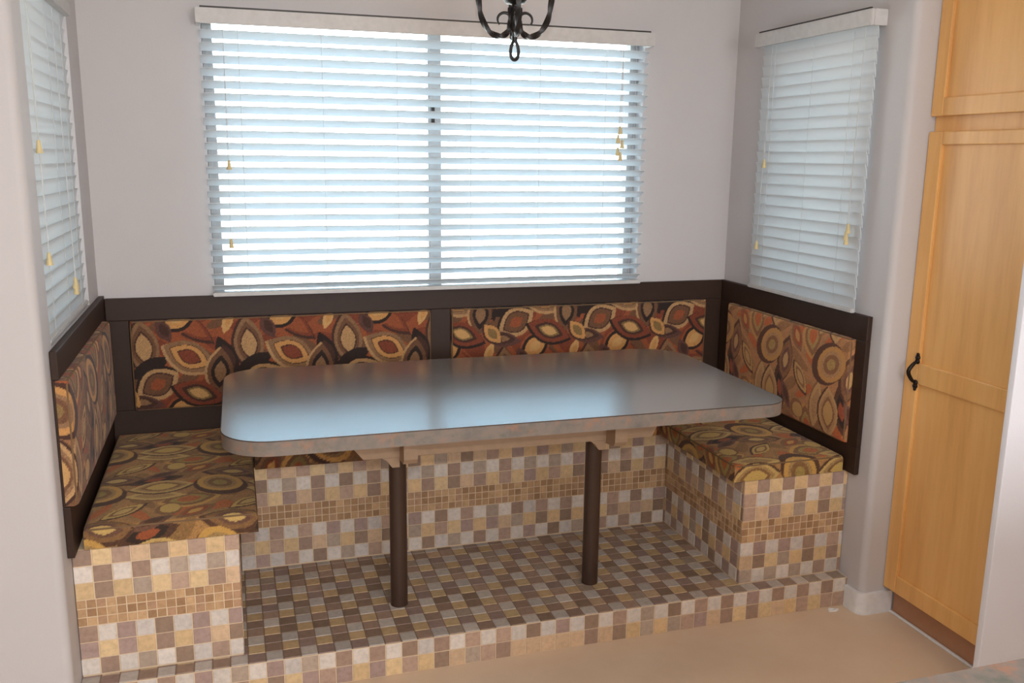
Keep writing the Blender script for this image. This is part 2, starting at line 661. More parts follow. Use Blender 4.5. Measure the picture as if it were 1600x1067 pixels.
# blinds -------------------------------------------------------------------
def blind(label, frame, length, z_top, z_bot, tilt, depth_c, ladders, cords, valance=True, pitch=0.0422, wiggle=0.0):
    """frame = (origin, axis along the blind, axis into the room). ladders: positions; cords: (pos, [tassel z...])"""
    O, U, N = [Vector(v) for v in frame]
    closed = tilt
    root = thing('window_blind', label, 'blind', O)

    def pt(u, n, z):
        return U * u + N * n + Vector((0, 0, z - O.z))

    def quadbox(b, u0, u1, n0, n1, z0, z1, bev=0.0):
        vs = [b.verts.new(pt(u, n, z)) for u in (u0, u1) for n in (n0, n1) for z in (z0, z1)]
        fs = [b.faces.new([vs[i] for i in f]) for f in [(0, 1, 3, 2), (4, 6, 7, 5), (0, 4, 5, 1), (2, 3, 7, 6), (0, 2, 6, 4), (1, 5, 7, 3)]]
        if bev:
            bmesh.ops.recalc_face_normals(b, faces=fs)
            bmesh.ops.bevel(b, geom=list({e for f in fs for e in f.edges}), offset=bev, segments=2, affect='EDGES')
    vh = 0.052
    if valance:
        b = bmesh.new()
        n1 = depth_c + (0.036 if closed < 60 else 0.027)
        quadbox(b, -0.004, length + 0.004, n1, n1 + 0.012, z_top - vh, z_top, 0.002)
        for ua in (-0.004, length - 0.008):
            quadbox(b, ua, ua + 0.012, 0.0, n1, z_top - vh, z_top, 0.002)
        finish(b, 'valance', M_VAL, root)
        b = bmesh.new()
        quadbox(b, 0.012, length - 0.012, n1 - 0.004, n1 + 0.006, z_top, z_top + 0.0065, 0.001)
        finish(b, 'valance_dark_strip', M_DARKSTRIP, root)  # thin dark strip along the valance's top edge
    b = bmesh.new()
    quadbox(b, 0.01, length - 0.01, depth_c - 0.026, depth_c + 0.026, z_top - 0.042, z_top - 0.002, 0.002)
    finish(b, 'headrail', M_VAL, root)
    # slats
    b = bmesh.new()
    sw, th = 0.050, 0.0026
    z = z_top - vh - (0.030 if closed < 60 else 0.014)
    nsl = round((z - z_bot - 0.030) / pitch)
    pitch = (z - z_bot - 0.030) / nsl
    k = 0
    rg = random.Random(int(length * 1000))
    while k <= nsl:
        tl = math.radians(tilt + (rg.uniform(-wiggle, wiggle)))
        top, bot = [], []
        ns = 6
        for i in range(ns + 1):
            s = (i / ns - 0.5) * sw
            crown = 0.0026 * (1 - (2 * s / sw) ** 2)
            n = depth_c + s * math.cos(tl) - crown * math.sin(tl)
            zz = z + s * math.sin(tl) + crown * math.cos(tl)
            top.append((n + -math.sin(tl) * th / 2, zz + math.cos(tl) * th / 2))
            bot.append((n + math.sin(tl) * th / 2, zz - math.cos(tl) * th / 2))
        ring = top + bot[::-1]
        a = [b.verts.new(pt(0.006, n, q)) for n, q in ring]
        c = [b.verts.new(pt(length - 0.006, n, q)) for n, q in ring]
        m = len(ring)
        for i in range(m):
            b.faces.new((a[i], a[(i + 1) % m], c[(i + 1) % m], c[i]))
        b.faces.new(a)
        b.faces.new(c[::-1])
        z -= pitch
        k += 1
    finish(b, 'slats', M_SLAT, root, smooth=True, angle=30)
    b = bmesh.new()
    quadbox(b, 0.006, length - 0.006, depth_c - (0.025 if closed < 60 else 0.010), depth_c + (0.025 if closed < 60 else 0.010), z_bot, z_bot + 0.014, 0.003)
    finish(b, 'bottom_rail', M_VAL, root)
    off = 0.5 * sw * abs(math.cos(math.radians(tilt))) + 0.004
    for u in ladders:
        b = bmesh.new()
        for n in (depth_c - off, depth_c + off):
            tube(b, [pt(u, n, z_top - vh), pt(u, n, z_bot + 0.01)], 0.0007, 5)
        finish(b, 'ladder_cord', M_CORD, root)
    for u, tz in cords:
        b = bmesh.new()
        n = depth_c + off + 0.007
        zl = min(q for _, q in tz) + 0.02
        for du, q in tz:
            tube(b, bez([pt(u, n, z_top - vh), pt(u + du * 0.4, n + 0.002, (z_top + q) / 2), pt(u + du, n + 0.003, q + 0.02)], 8), 0.0008, 5)
        pc = finish(b, 'pull_cord', M_CORD, root)
        for du, q in tz:
            b = bmesh.new()
            p = pt(u + du, n + 0.003, q)
            lathe(b, [(0, 0.022), (0.004, 0.021), (0.005, 0.014), (0.0085, -0.008), (0.009, -0.012), (0.0, -0.012)], p.x, p.y, 12)
            for v in b.verts:
                v.co.z += p.z
            finish(b, 'tassel', M_TASSEL, pc, smooth=True)
    return root


blind('wide white slatted blind, half open, on the big back window',
      ((0.391, 0.0, 1.6), (1, 0, 0), (0, -1, 0)), 1.738, 2.087, 1.074, 28.5, 0.036,
      [0.135, 0.425, 0.70, 0.985, 1.265, 1.545],
      [(0.085, [(0.0, 1.548), (-0.006, 1.266)]), (1.612, [(-0.004, 1.70), (-0.012, 1.665), (0.006, 1.645), (-0.012, 1.615), (0.0, 1.595)])])
blind('narrow closed white blind set into the left wall, without a valance',
      ((0.0, -0.935, 1.6), (0, 1, 0), (1, 0, 0)), 0.710, 2.055, 1.090, 82, -0.010,
      [0.10, 0.345, 0.59], [(0.035, [(0.0, 1.60), (0.002, 1.31)]), (0.42, [(0.0, 1.195), (0.012, 1.19), (0.006, 1.175)])],
      valance=False, wiggle=2.0)
blind('narrow closed white blind with valance on the right wall near the pantry',
      ((W, -0.925, 1.6), (0, 1, 0), (-1, 0, 0)), 0.685, 2.082, 1.074, 81, 0.026,
      [0.115, 0.34, 0.585], [(0.05, [(0.0, 1.36), (0.008, 1.335), (0.004, 1.32)]), (0.60, [(0.0, 1.575), (0.016, 1.25)])],
      wiggle=2.0)


# ------------------------------------------------------------------ mosaic tile
P = 0.0510
G = 0.0026         # grout gap
WHITE = [srgb(222, 211, 200), srgb(214, 204, 196), srgb(228, 216, 205)]
YELL = [srgb(226, 192, 146), srgb(228, 198, 152), srgb(218, 186, 152), srgb(220, 188, 142)]
TAN = [srgb(178, 150, 132), srgb(168, 140, 122), srgb(190, 160, 140), srgb(174, 148, 138), srgb(158, 132, 112), srgb(184, 164, 146)]
SMALL = [srgb(194, 156, 116), srgb(178, 140, 102), srgb(206, 168, 126), srgb(186, 148, 116), srgb(168, 130, 94)]
PICK = [WHITE, YELL, TAN, TAN]


class Tiles:
    def __init__(self):
        self.v, self.f, self.c, self.mi = [], [], [], []

    def quad(self, pts, col, mi):
        i = len(self.v)
        self.v += [tuple(p) for p in pts]
        self.f.append((i, i + 1, i + 2, i + 3))
        self.c.append(col)
        self.mi.append(mi)

    def slab(self, x0, x1, y0, y1, z0, z1):
        g = (0.5, 0.4, 0.3, 1)
        p = [Vector((x, y, z)) for x in (x0, x1) for y in (y0, y1) for z in (z0, z1)]
        for f in [(0, 1, 3, 2), (4, 6, 7, 5), (0, 4, 5, 1), (2, 3, 7, 6), (0, 2, 6, 4), (1, 5, 7, 3)]:
            self.quad([p[k] for k in f], g, 1)

    def tile(self, O, U, V, N, u0, u1, v0, v1, col, h=0.0022):
        G = 0.0027 if v1 - v0 > 0.035 else 0.0030
        if u1 - u0 < 0.006 or v1 - v0 < 0.006:
            return
        k = 0.0014
        j = lambda: random.uniform(-0.0004, 0.0004)
        u0 += G / 2 + j(); u1 -= G / 2 + j(); v0 += G / 2 + j(); v1 -= G / 2 + j()
        a = [O + U * u + V * v for u, v in ((u0, v0), (u1, v0), (u1, v1), (u0, v1))]
        t = [O + U * u + V * v + N * (h + j() * 0.5) for u, v in ((u0 + k, v0 + k), (u1 - k, v0 + k), (u1 - k, v1 - k), (u0 + k, v1 - k))]
        s = random.uniform(0.93, 1.06)
        c = (col[0] * s, col[1] * s, col[2] * s, 1)
        self.quad(t, c, 0)
        for q in range(4):
            q2 = (q + 1) % 4
            self.quad([a[q], a[q2], t[q2], t[q]], c, 0)

    def field(self, O, U, V, N, w, h, rows, off=0, u_start=0.0):
        """rows: list of (height, function(column) -> palette, tile pitch), laid downward from the origin"""
        v = 0.0
        for hh, pick, pt in rows:
            i = 0
            u = u_start
            while u < w - 0.002:
                ua, ub = max(0.0, u), min(w, u + pt)
                self.tile(O, U, V, N, ua, ub, v, min(h, v + hh), random.choice(pick(i + off)))
                u += pt
                i += 1
            v += hh

    def build(self, name, parent=None):
        me = bpy.data.meshes.new(name)
        me.from_pydata(self.v, [], self.f)
        me.materials.append(M_TILE)
        me.materials.append(M_GROUT)
        me.materials.append(M_GROUT_DARK)
        me.polygons.foreach_set('material_index', self.mi)
        at = me.color_attributes.new('tint', 'FLOAT_COLOR', 'CORNER')
        at.data.foreach_set('color', np.repeat(np.array(self.c, np.float32), 4, axis=0).ravel())
        b = bmesh.new()
        b.from_mesh(me)
        bmesh.ops.remove_doubles(b, verts=b.verts, dist=1e-6)
        bmesh.ops.recalc_face_normals(b, faces=b.faces)
        b.to_mesh(me)
        b.free()
        me.update()
        return link(name, me, None, parent)


def kfun(row):
    return lambda i, r=row: PICK[(r - 1) % 4] if i % 2 == 0 else PICK[(r + 1) % 4]


HB = T - Z0
PS = (HB - 6 * P - 0.004) / 3
small = lambda i: SMALL
BENCH_ROWS = [(P, kfun(0), P), (P, kfun(1), P), (P, kfun(2), P), (PS, small, P * 0.52), (PS, small, P * 0.52), (PS, small, P * 0.52),
              (P, kfun(3), P), (P, kfun(4), P), (P, kfun(5), P)]
X, Y, Zv = Vector((1, 0, 0)), Vector((0, 1, 0)), Vector((0, 0, 1))

# raised platform
pl = thing('tiled_platform', 'low mosaic tiled step under the bench and table, two tiles high at front', 'platform', (W / 2, PF, 0))
t = Tiles()
inv = Vector((-W / 2, -PF, 0))
e = 0.0004
t.slab(e - W / 2, W / 2 - e, 0.0, -PF - e, 0.0, Z0 - 0.0022)
ky = lambda row: (lambda i, r=row: PICK[(r + 2 * (i % 2)) % 4])
nrow = int(-PF / P) + 2
darkened = lambda f: (lambda i: [(c[0] * 0.76, c[1] * 0.74, c[2] * 0.72, 1) for c in f(i)])  # platform-top tiles take a darkened palette
rows = [(P, darkened(ky(-j)), P) for j in range(nrow)]
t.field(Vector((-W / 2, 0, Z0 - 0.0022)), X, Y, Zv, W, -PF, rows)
face = [(P, (lambda i: TAN if i % 2 == 0 else WHITE), P), (P + 0.006, (lambda i: (YELL + TAN[2:3]) if i % 2 else TAN + YELL[2:3]), P)]
t.field(Vector((-W / 2, 0, Z0 - 0.004)), X, -Zv, -Y, W, Z0 - 0.004, face, off=0)
for q in range(6):
    if all(abs(t.v[k][2] - (Z0 - 0.0022)) < 1e-5 for k in t.f[q]):
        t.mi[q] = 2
    elif q in (4, 5):
        t.mi[q] = 1
t.build('tiled_step', pl)

# U shaped bench, three tiled bases
bench = thing('tiled_bench', 'U-shaped built-in bench base clad in tan, white and yellow mosaic tile', 'bench', (W / 2, 0, Z0))
bo = Vector((W / 2, 0, Z0))


def base(x0, x1, y0, y1, faces):
    t = Tiles()
    d = 0.0022
    t.slab(x0 + d - bo.x, x1 - d - bo.x, y0 + d, y1 - e, 0.0003, HB - 0.0005)
    for fc in faces:
        if fc == 'front':
            t.field(Vector((x0 - bo.x, y0 + d, HB)), X, -Zv, -Y, x1 - x0, HB, BENCH_ROWS)
        elif fc == 'front_r':
            t.field(Vector((x0 - bo.x, y0 + d, HB)), X, -Zv, -Y, x1 - x0, HB, BENCH_ROWS, off=1)
        elif fc == 'right':
            t.field(Vector((x1 - d - bo.x, y0, HB)), Y, -Zv, X, y1 - y0, HB, BENCH_ROWS, off=1)
        elif fc == 'left':
            t.field(Vector((x0 + d - bo.x, y1, HB)), -Y, -Zv, -X, y1 - y0, HB, BENCH_ROWS, off=1)
        elif fc == 'top':
            t.field(Vector((x0 - bo.x, y0, HB - 0.0005)), X, Y, Zv, x1 - x0, y1 - y0, [(P, ky(j), P) for j in range(20)])
    return t.build('bench_base', bench)


base(e, XL, DL, 0, ['front', 'right'])
base(XL + 0.0005, XR - 0.0005, DB, 0, ['front'])
base(XR, W - e, DR, 0, ['front_r', 'left'])

# ------------------------------------------------------------------ patterned fabric
RUST, RUST2 = srgb(140, 78, 48), srgb(118, 60, 40)
BLACK, DKBR, BROWN = srgb(38, 26, 22), srgb(66, 42, 34), srgb(104, 74, 54)
TAUPE, OLIVE, GOLD, LGOLD, BEIGE = srgb(132, 104, 78), srgb(126, 106, 68), srgb(190, 146, 92), srgb(206, 170, 116), srgb(172, 142, 104)
PLUM = srgb(86, 58, 54)
# (u, v, half length, half width, angle, rings outside-in as (scale, colour)), one repeat is 1.0 wide and 0.95 tall
MOTIFS = [
    (0.58, 0.10, 0.30, 0.105, 38, [(1.0, DKBR), (0.86, RUST2), (0.66, RUST)]),
    (0.47, -0.01, 0.27, 0.17, 142, [(1.0, RUST2), (0.90, RUST), (0.78, BLACK), (0.58, GOLD), (0.30, LGOLD)]),
    (0.95, 0.06, 0.13, 0.05, 110, [(1.0, LGOLD), (0.5, GOLD)]),
    (0.13, 0.30, 0.31, 0.155, 84, [(1.0, DKBR), (0.94, TAUPE), (0.74, BROWN), (0.56, DKBR), (0.48, BEIGE)]),
    (0.34, 0.13, 0.13, 0.07, 62, [(1.0, PLUM), (0.6, DKBR)]),
    (0.19, 0.50, 0.22, 0.085, 152, [(1.0, BLACK)]),
    (0.25, 0.655, 0.25, 0.17, 150, [(1.0, BLACK), (0.93, BEIGE), (0.70, DKBR), (0.62, BROWN), (0.34, RUST)]),
    (0.56, 0.42, 0.29, 0.165, 28, [(1.0, BEIGE), (0.93, TAUPE), (0.72, DKBR), (0.68, GOLD), (0.44, DKBR), (0.38, RUST2)]),
    (0.93, 0.43, 0.24, 0.10, 70, [(1.0, BLACK), (0.6, DKBR)]),
    (0.84, 0.57, 0.26, 0.135, 96, [(1.0, BEIGE), (0.94, BROWN), (0.66, BLACK), (0.42, TAUPE)]),
    (0.64, 0.80, 0.29, 0.14, 20, [(1.0, BLACK), (0.90, RUST2), (0.62, DKBR), (0.45, OLIVE), (0.34, LGOLD)]),
    (0.10, 0.86, 0.22, 0.085, 8, [(1.0, PLUM), (0.7, DKBR), (0.4, TAUPE)]),
    (0.98, 0.80, 0.16, 0.09, 48, [(1.0, DKBR), (0.86, GOLD), (0.5, OLIVE)]),
]
MOTIFS2 = [
    (0.05, 0.40, 0.27, 0.13, 100, [(1.0, DKBR), (0.84, BROWN), (0.55, PLUM), (0.34, BEIGE)]),
    (0.98, 0.72, 0.24, 0.10, 75, [(1.0, DKBR), (0.7, BLACK), (0.4, RUST2)]),
    (0.46, 0.06, 0.25, 0.15, 82, [(1.0, GOLD), (0.86, BROWN), (0.62, OLIVE), (0.40, RUST)]),
    (0.22, 0.12, 0.18, 0.08, 55, [(1.0, BROWN), (0.7, RUST2), (0.4, GOLD)]),
    (0.60, 0.74, 0.28, 0.10, 98, [(1.0, BROWN), (0.9, BEIGE), (0.6, TAUPE)]),
    (0.79, 0.78, 0.27, 0.15, 86, [(1.0, DKBR), (0.95, BEIGE), (0.78, TAUPE), (0.62, BROWN), (0.48, LGOLD)]),
    (0.75, 0.30, 0.255, 0.200, -35, [(1.0, DKBR), (0.84, GOLD), (0.62, TAUPE), (0.46, BROWN), (0.26, OLIVE)], 1),
    (0.33, 0.53, 0.215, 0.085, 52, [(1.0, DKBR), (0.86, LGOLD), (0.62, BROWN), (0.42, BEIGE)]),
    (0.30, 0.86, 0.11, 0.10, 0, [(1.0, BROWN), (0.78, LGOLD)], 1),
    (0.10, 0.76, 0.17, 0.06, 60, [(1.0, PLUM), (0.6, DKBR)]),
]
REP, VREP = 0.372, 0.95


def weave_color(a, b, tint=(1, 1, 1), motifs=None):
    """a, b in metres (a across, b downward) -> colours of the woven pattern"""
    u = (a / REP) % 1.0
    v = ((b / REP) % VREP)
    col = np.empty(a.shape + (3,), np.float32)
    n1 = np.sin(a * 31 + 2 * np.sin(b * 23)) * np.sin(b * 27 + 1.3)
    col[:] = RUST[:3]
    m = n1 > 0.25
    col[m] = RUST2[:3]
    col[n1 < -0.5] = BROWN[:3]
    if motifs is MOTIFS2:
        col[:] = srgb(134, 98, 70)[:3]
        col[n1 > 0.25] = srgb(122, 94, 68)[:3]
        col[n1 > 0.6] = RUST[:3]
        col[n1 < -0.5] = srgb(112, 82, 58)[:3]
    for mo in (motifs or MOTIFS):
        cu, cv, L, B, ang, rings = mo[:6]
        ell = len(mo) > 6
        c, s = math.cos(math.radians(ang)), math.sin(math.radians(ang))
        for du in (-1, 0, 1):
            for dv in (-VREP, 0, VREP):
                x = u - (cu + du)
                y = v - (cv + dv)
                near = (x * x + y * y) < (L * 1.05) ** 2
                if not near.any():
                    continue
                xl = x * c + y * s
                yl = -x * s + y * c
                q = np.abs(yl) / B
                lv = 0.5 * (q + np.sqrt(q * q + 4 * (xl / L) ** 2))
                lv2 = 0.5 * (np.abs(yl + 0.12 * B) / B + np.sqrt((np.abs(yl + 0.12 * B) / B) ** 2 + 4 * (xl / L) ** 2))
                if ell:
                    lv = np.sqrt((xl / L) ** 2 + (yl / B) ** 2)
                    lv2 = np.sqrt(((xl - 0.17 * L) / L) ** 2 + ((yl - 0.12 * B) / B) ** 2)
                for k, (sc, cc) in enumerate(rings):
                    mm = near & ((lv if k == 0 else lv2) < sc)
                    col[mm] = cc[:3]
    # chenille flecks
    fl = rng.random(a.shape) < 0.16
    col[fl] *= 1.25
    fl = rng.random(a.shape) < 0.12
    col[fl] *= 0.75
    col = col * np.array(tint, np.float32)
    return col / np.maximum(1.0, col.max(-1, keepdims=True) / 0.55)


def cushion(name, O, A, B, N, w, h, t, parent, off=(0, 0), flip=False, rotate=False, step=0.0032, r=0.012, bulge=0.010, mirror=False, tint=(1, 1, 1), motifs=None):
    """padded board: O is one corner at the back plane, A and B run along it, N points out"""
    O, A, B, N = Vector(O), Vector(A), Vector(B), Vector(N)

    def axis(L):
        n = max(4, int((L + 2 * t) / step))
        return np.linspace(-t, L + t, n)

    def prof(s, L):
        # s runs over the surface: side, rounded edge, face, rounded edge, side -> (position, depth below face)
        pos = np.clip(s, 0, L)
        dep = np.zeros_like(s)
        arc = r
        lo = s < arc
        q = np.clip((arc - s) / (2 * arc), 0, 1)
        ang = q * PI / 2
        pos = np.where(lo, r - r * np.sin(ang), pos)
        dep = np.where(lo, r - r * np.cos(ang) + np.clip(-arc - s, 0, None), dep)
        hi = s > L - arc
        q = np.clip((s - (L - arc)) / (2 * arc), 0, 1)
        ang = q * PI / 2
        pos = np.where(hi, L - r + r * np.sin(ang), pos)
        dep = np.where(hi, r - r * np.cos(ang) + np.clip(s - L - arc, 0, None), dep)
        return pos, dep
    sa, sb = axis(w), axis(h)
    SA, SB = np.meshgrid(sa, sb, indexing='ij')
    pa, da = prof(SA, w)
    pb, db = prof(SB, h)
    dep = np.minimum(t, np.sqrt(da * da + db * db))
    fa = np.clip(1 - (2 * pa / w - 1) ** 4, 0, 1)
    fb = np.clip(1 - (2 * pb / h - 1) ** 4, 0, 1)
    out = t - dep + bulge * fa * fb * (dep < r + 1e-6)
    pts = (np.array(O)[None, None] + pa[..., None] * np.array(A) + pb[..., None] * np.array(B) + out[..., None] * np.array(N))
    pu, pv = SA, SB
    if mirror:
        pu = w - pu
    if rotate:
        pu, pv = pv, pu
    if flip:
        pu, pv = -pu, -pv
    col = weave_color(pu + off[0], pv + off[1], tint, motifs)
    na, nb = SA.shape
    idx = np.arange(na * nb).reshape(na, nb)
    faces = np.stack([idx[:-1, :-1], idx[1:, :-1], idx[1:, 1:], idx[:-1, 1:]], -1).reshape(-1, 4)
    if A.cross(B).dot(N) < 0:
        faces = faces[:, ::-1]
    me = bpy.data.meshes.new(name)
    nv, nf = na * nb, len(faces)
    me.vertices.add(nv)
    me.vertices.foreach_set('co', pts.reshape(-1).astype(np.float32))
    me.loops.add(nf * 4)
    me.loops.foreach_set('vertex_index', np.ascontiguousarray(faces).reshape(-1).astype(np.int32))
    me.polygons.add(nf)
    me.polygons.foreach_set('loop_start', np.arange(0, nf * 4, 4, dtype=np.int32))
    me.polygons.foreach_set('use_smooth', np.ones(nf, dtype=bool))
    me.update(calc_edges=True)
    at = me.color_attributes.new('weave', 'FLOAT_COLOR', 'POINT')
    at.data.foreach_set('color', np.concatenate([col.reshape(-1, 3), np.ones((nv, 1), np.float32)], 1).ravel().astype(np.float32))
    o = link(name, me, M_FABRIC, parent)
    # welt cord around the face edge
    bmw = bmesh.new()
    ins, lv = 0.003, t - 0.006
    loop = rounded_rect(ins, w - ins, ins, h - ins, 0.012, 5)
    path = [O + A * a + B * b + N * lv for a, b in loop]
    path.append(path[0])
    tube(bmw, path, 0.0032, 6, cap=False)
    pp = finish(bmw, 'piping', M_PIPING, o if parent is not None else None, smooth=True)
    if parent is None:
        pp.parent = o
    return o


# ------------------------------------------------------------------ back frames with upholstered panels
BACKT = (1.0, 0.86, 0.72)
FT = 0.020         # board thickness


def rail(parent, name, x0, x1, y0, y1, z0, z1):
    b = bmesh.new()
    box(b, x0, x1, y0, y1, z0, z1, 0.0025)
    return finish(b, name, M_BROWN, parent)


zb = T + 0.001
g = 0.0006
bk = thing('bench_backrest', 'long dark brown backrest frame under the back window, two patterned panels', 'bench backrest', (0, 0, 0))
rail(bk, 'top_rail', FT + 0.001, W - FT - 0.001, -FT, -g, 0.990, RAIL)
rail(bk, 'bottom_rail', FT + 0.001, W - FT - 0.001, -FT, -g, zb, 0.650)
rail(bk, 'stile', FT + 0.001, 0.098, -FT, -g, 0.650, 0.990)
rail(bk, 'stile', 1.222, 1.304, -FT, -g, 0.650, 0.990)
rail(bk, 'stile', 2.458, W - FT - 0.001, -FT, -g, 0.650, 0.990)
rail(bk, 'backing_board', 0.098, 2.458, -0.008, -g, 0.650, 0.990)
cushion('back_panel', (0.101, -0.008, 0.988), (1, 0, 0), (0, 0, -1), (0, -1, 0), 1.119, 0.336, 0.030, bk, off=(0.012, 0.012), tint=BACKT)
cushion('back_panel', (1.307, -0.008, 0.988), (1, 0, 0), (0, 0, -1), (0, -1, 0), 1.149, 0.336, 0.030, bk, off=(0.20, 0.19), tint=BACKT)

LR = 1.082
lf = thing('bench_backrest', 'short dark brown backrest frame with one patterned panel on the left wall', 'bench backrest', (0, 0, 0))
rail(lf, 'top_rail', g, FT, -0.985, -g, 1.004, LR)
rail(lf, 'bottom_rail', g, FT, -0.985, -g, zb, 0.650)
rail(lf, 'stile', g, FT, -0.080, -g, 0.650, 1.004)
rail(lf, 'backing_board', g, 0.008, -0.984, -0.080, 0.650, 1.004)
cushion('back_panel', (0.008, -0.984, 1.002), (0, 1, 0), (0, 0, -1), (1, 0, 0), 0.901, 0.350, 0.034, lf, off=(0.10, 0.03), mirror=True, tint=(1.2, 1.05, 0.92), motifs=MOTIFS2)

rf = thing('bench_backrest', 'short dark brown backrest frame with one patterned panel on the right wall', 'bench backrest', (W, 0, 0))
rf_in = rf


def railr(name, y0, y1, z0, z1, d=FT):
    b = bmesh.new()
    box(b, -d, -g, y0, y1, z0, z1, 0.0025)
    return finish(b, name, M_BROWN, rf)


railr('top_rail', -0.992, -g, 0.985, RAIL)
railr('bottom_rail', -0.992, -g, zb, 0.606)
railr('stile', -0.104, -g, 0.606, 0.985)
railr('stile', -0.992, -0.938, 0.606, 0.985)
railr('backing_board', -0.938, -0.104, 0.606, 0.985, 0.008)
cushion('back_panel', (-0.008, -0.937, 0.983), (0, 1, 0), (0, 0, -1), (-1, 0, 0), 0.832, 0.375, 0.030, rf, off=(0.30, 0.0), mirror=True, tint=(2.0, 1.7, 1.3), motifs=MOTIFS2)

# loose seat cushions
SEAT = (1.6, 1.6, 1.05)
s1 = cushion('seat_cushion', (0.036, DL - 0.004, T + 0.0005), (1, 0, 0), (0, 1, 0), (0, 0, 1), 0.470, 0.905, 0.062, None, off=(0.03, 0.10), rotate=True, step=0.0036, tint=SEAT, motifs=MOTIFS2, bulge=0.008)
tag(s1, 'patterned seat cushion on the left bench, in front of the left wall', 'seat cushion', 'seat cushions')
s2 = cushion('seat_cushion', (0.512, DB - 0.030, T + 0.0005), (1, 0, 0), (0, 1, 0), (0, 0, 1), 1.570, 0.348, 0.062, None, off=(0.03, 0.10), step=0.006, tint=(0.85, 0.75, 0.55), motifs=MOTIFS2, bulge=0.006)  # shade under the table is put into this darker tint
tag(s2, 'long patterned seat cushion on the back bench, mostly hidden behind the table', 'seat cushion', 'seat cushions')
s3 = cushion('seat_cushion', (2.088, DR - 0.004, T + 0.0005), (1, 0, 0), (0, 1, 0), (0, 0, 1), 0.440, 0.912, 0.060, None, off=(0.25, 0.02), rotate=True, flip=True, step=0.0036, tint=SEAT, motifs=MOTIFS2, bulge=0.008)
tag(s3, 'patterned seat cushion on the right bench, nearest the pantry', 'seat cushion', 'seat cushions')

# ------------------------------------------------------------------ table
TZ = 0.850
tb = thing('dining_table', 'grey stone-look laminate table with rounded corners on two brown posts', 'table', (1.277, -0.7425, Z0), math.radians(-0.6))
dz = -Z0
tw, td = 1.714, 0.868
TR = (0.165, 0.135, 0.140, 0.088)
bm = bmesh.new()
out = rounded_rect(-tw / 2, tw / 2, -td / 2, td / 2, TR, 16)
prism(bm, out, TZ - 0.0425 + dz, TZ - 0.0015 + dz)
top = finish(bm, 'tabletop', M_LAM, tb, smooth=True)
bm = bmesh.new()
prism(bm, rounded_rect(-tw / 2 + 0.0008, tw / 2 - 0.0008, -td / 2 + 0.0008, td / 2 - 0.0008, [x - 0.0008 for x in TR], 16), TZ - 0.0014 + dz, TZ + dz)
top.name = 'tabletop_core'
top.data.name = 'tabletop_core'
top.data.materials.clear()
top.data.materials.append(M_LAMEDGE)
sheet = finish(bm, 'laminate_sheet', M_LAM, top, smooth=True)
bm = bmesh.new()
op = rounded_rect(-tw / 2 - 0.0004, tw / 2 + 0.0004, -td / 2 - 0.0004, td / 2 + 0.0004, [x + 0.0004 for x in TR], 16)
tube(bm, [(x, y, TZ - 0.0016 + dz) for x, y in op + op[:1]], 0.0009, 6, cap=False)
finish(bm, 'edge_seam', M_BROWN, top, smooth=True)
ZU = TZ - 0.0430 + dz
# long rails under the top
for yy in (-0.178, 0.165):
    bm = bmesh.new()
    prism(bm, [(-0.500, ZU), (-0.490, ZU - 0.075), (-0.455, ZU - 0.118), (0.500, ZU - 0.118), (0.522, ZU - 0.075), (0.532, ZU)], yy, yy + 0.032, axis=1)
    finish(bm, 'under_rail', M_TANWOOD, tb)
for px, py in ((-0.323, -0.003), (0.357, -0.022)):
    # cross arm with shaped ends
    bm = bmesh.new()
    ya = -0.252
    prof = [(ya, ZU - 0.002), (ya, ZU - 0.104), (ya + 0.012, ZU - 0.120), (ya + 0.040, ZU - 0.124), (-0.10, ZU - 0.138), (0.10, ZU - 0.138),
            (0.22, ZU - 0.112), (0.25, ZU - 0.09), (0.25, ZU - 0.002)]
    prism(bm, prof, px - 0.021, px + 0.021, axis=0)
    finish(bm, 'cross_arm', M_TANWOOD, tb)
    # scooped corbel fixed to the front rail beside the arm
    bm = bmesh.new()
    cp = [(px - 0.075, ZU - 0.1185), (px - 0.060, ZU - 0.128), (px - 0.048, ZU - 0.146)]
    cp += [(px - 0.044, ZU - 0.150), (px - 0.0215, ZU - 0.150), (px - 0.0215, ZU - 0.1185)]
    prism(bm, cp, -0.178, -0.146, axis=1)
    finish(bm, 'corbel', M_TANWOOD, tb)
    bm = bmesh.new()
    lathe(bm, [(0, ZU - 0.1385), (0.046, ZU - 0.1385), (0.046, ZU - 0.144), (0.031, ZU - 0.156), (0.0285, ZU - 0.170), (0.0285, 0.012), (0.0290, 0.0005), (0, 0.0005)], px, py, 28)
    finish(bm, 'post', M_POST, tb, smooth=True)

# ------------------------------------------------------------------ pantry cabinet
CX = 2.648
CY0, CY1 = -1.560, -1.0645
cab = thing('pantry_cabinet', 'tall maple pantry cabinet with recessed panel doors beside the right wall', 'cabinet', (CX, (CY0 + CY1) / 2, 0))
cy = (CY0 + CY1) / 2
bm = bmesh.new()
D = 0.55
box(bm, 0.022, D, CY0 - cy, YE - 0.003 - cy, 0.100, 2.45)
finish(bm, 'cabinet_body', M_MAPLE, cab)
bm = bmesh.new()
box(bm, 0.0405, D - 0.03, CY0 + 0.01 - cy, YE - 0.016 - cy, 0.0005, 0.0995)
finish(bm, 'toe_kick', M_TOE, cab)


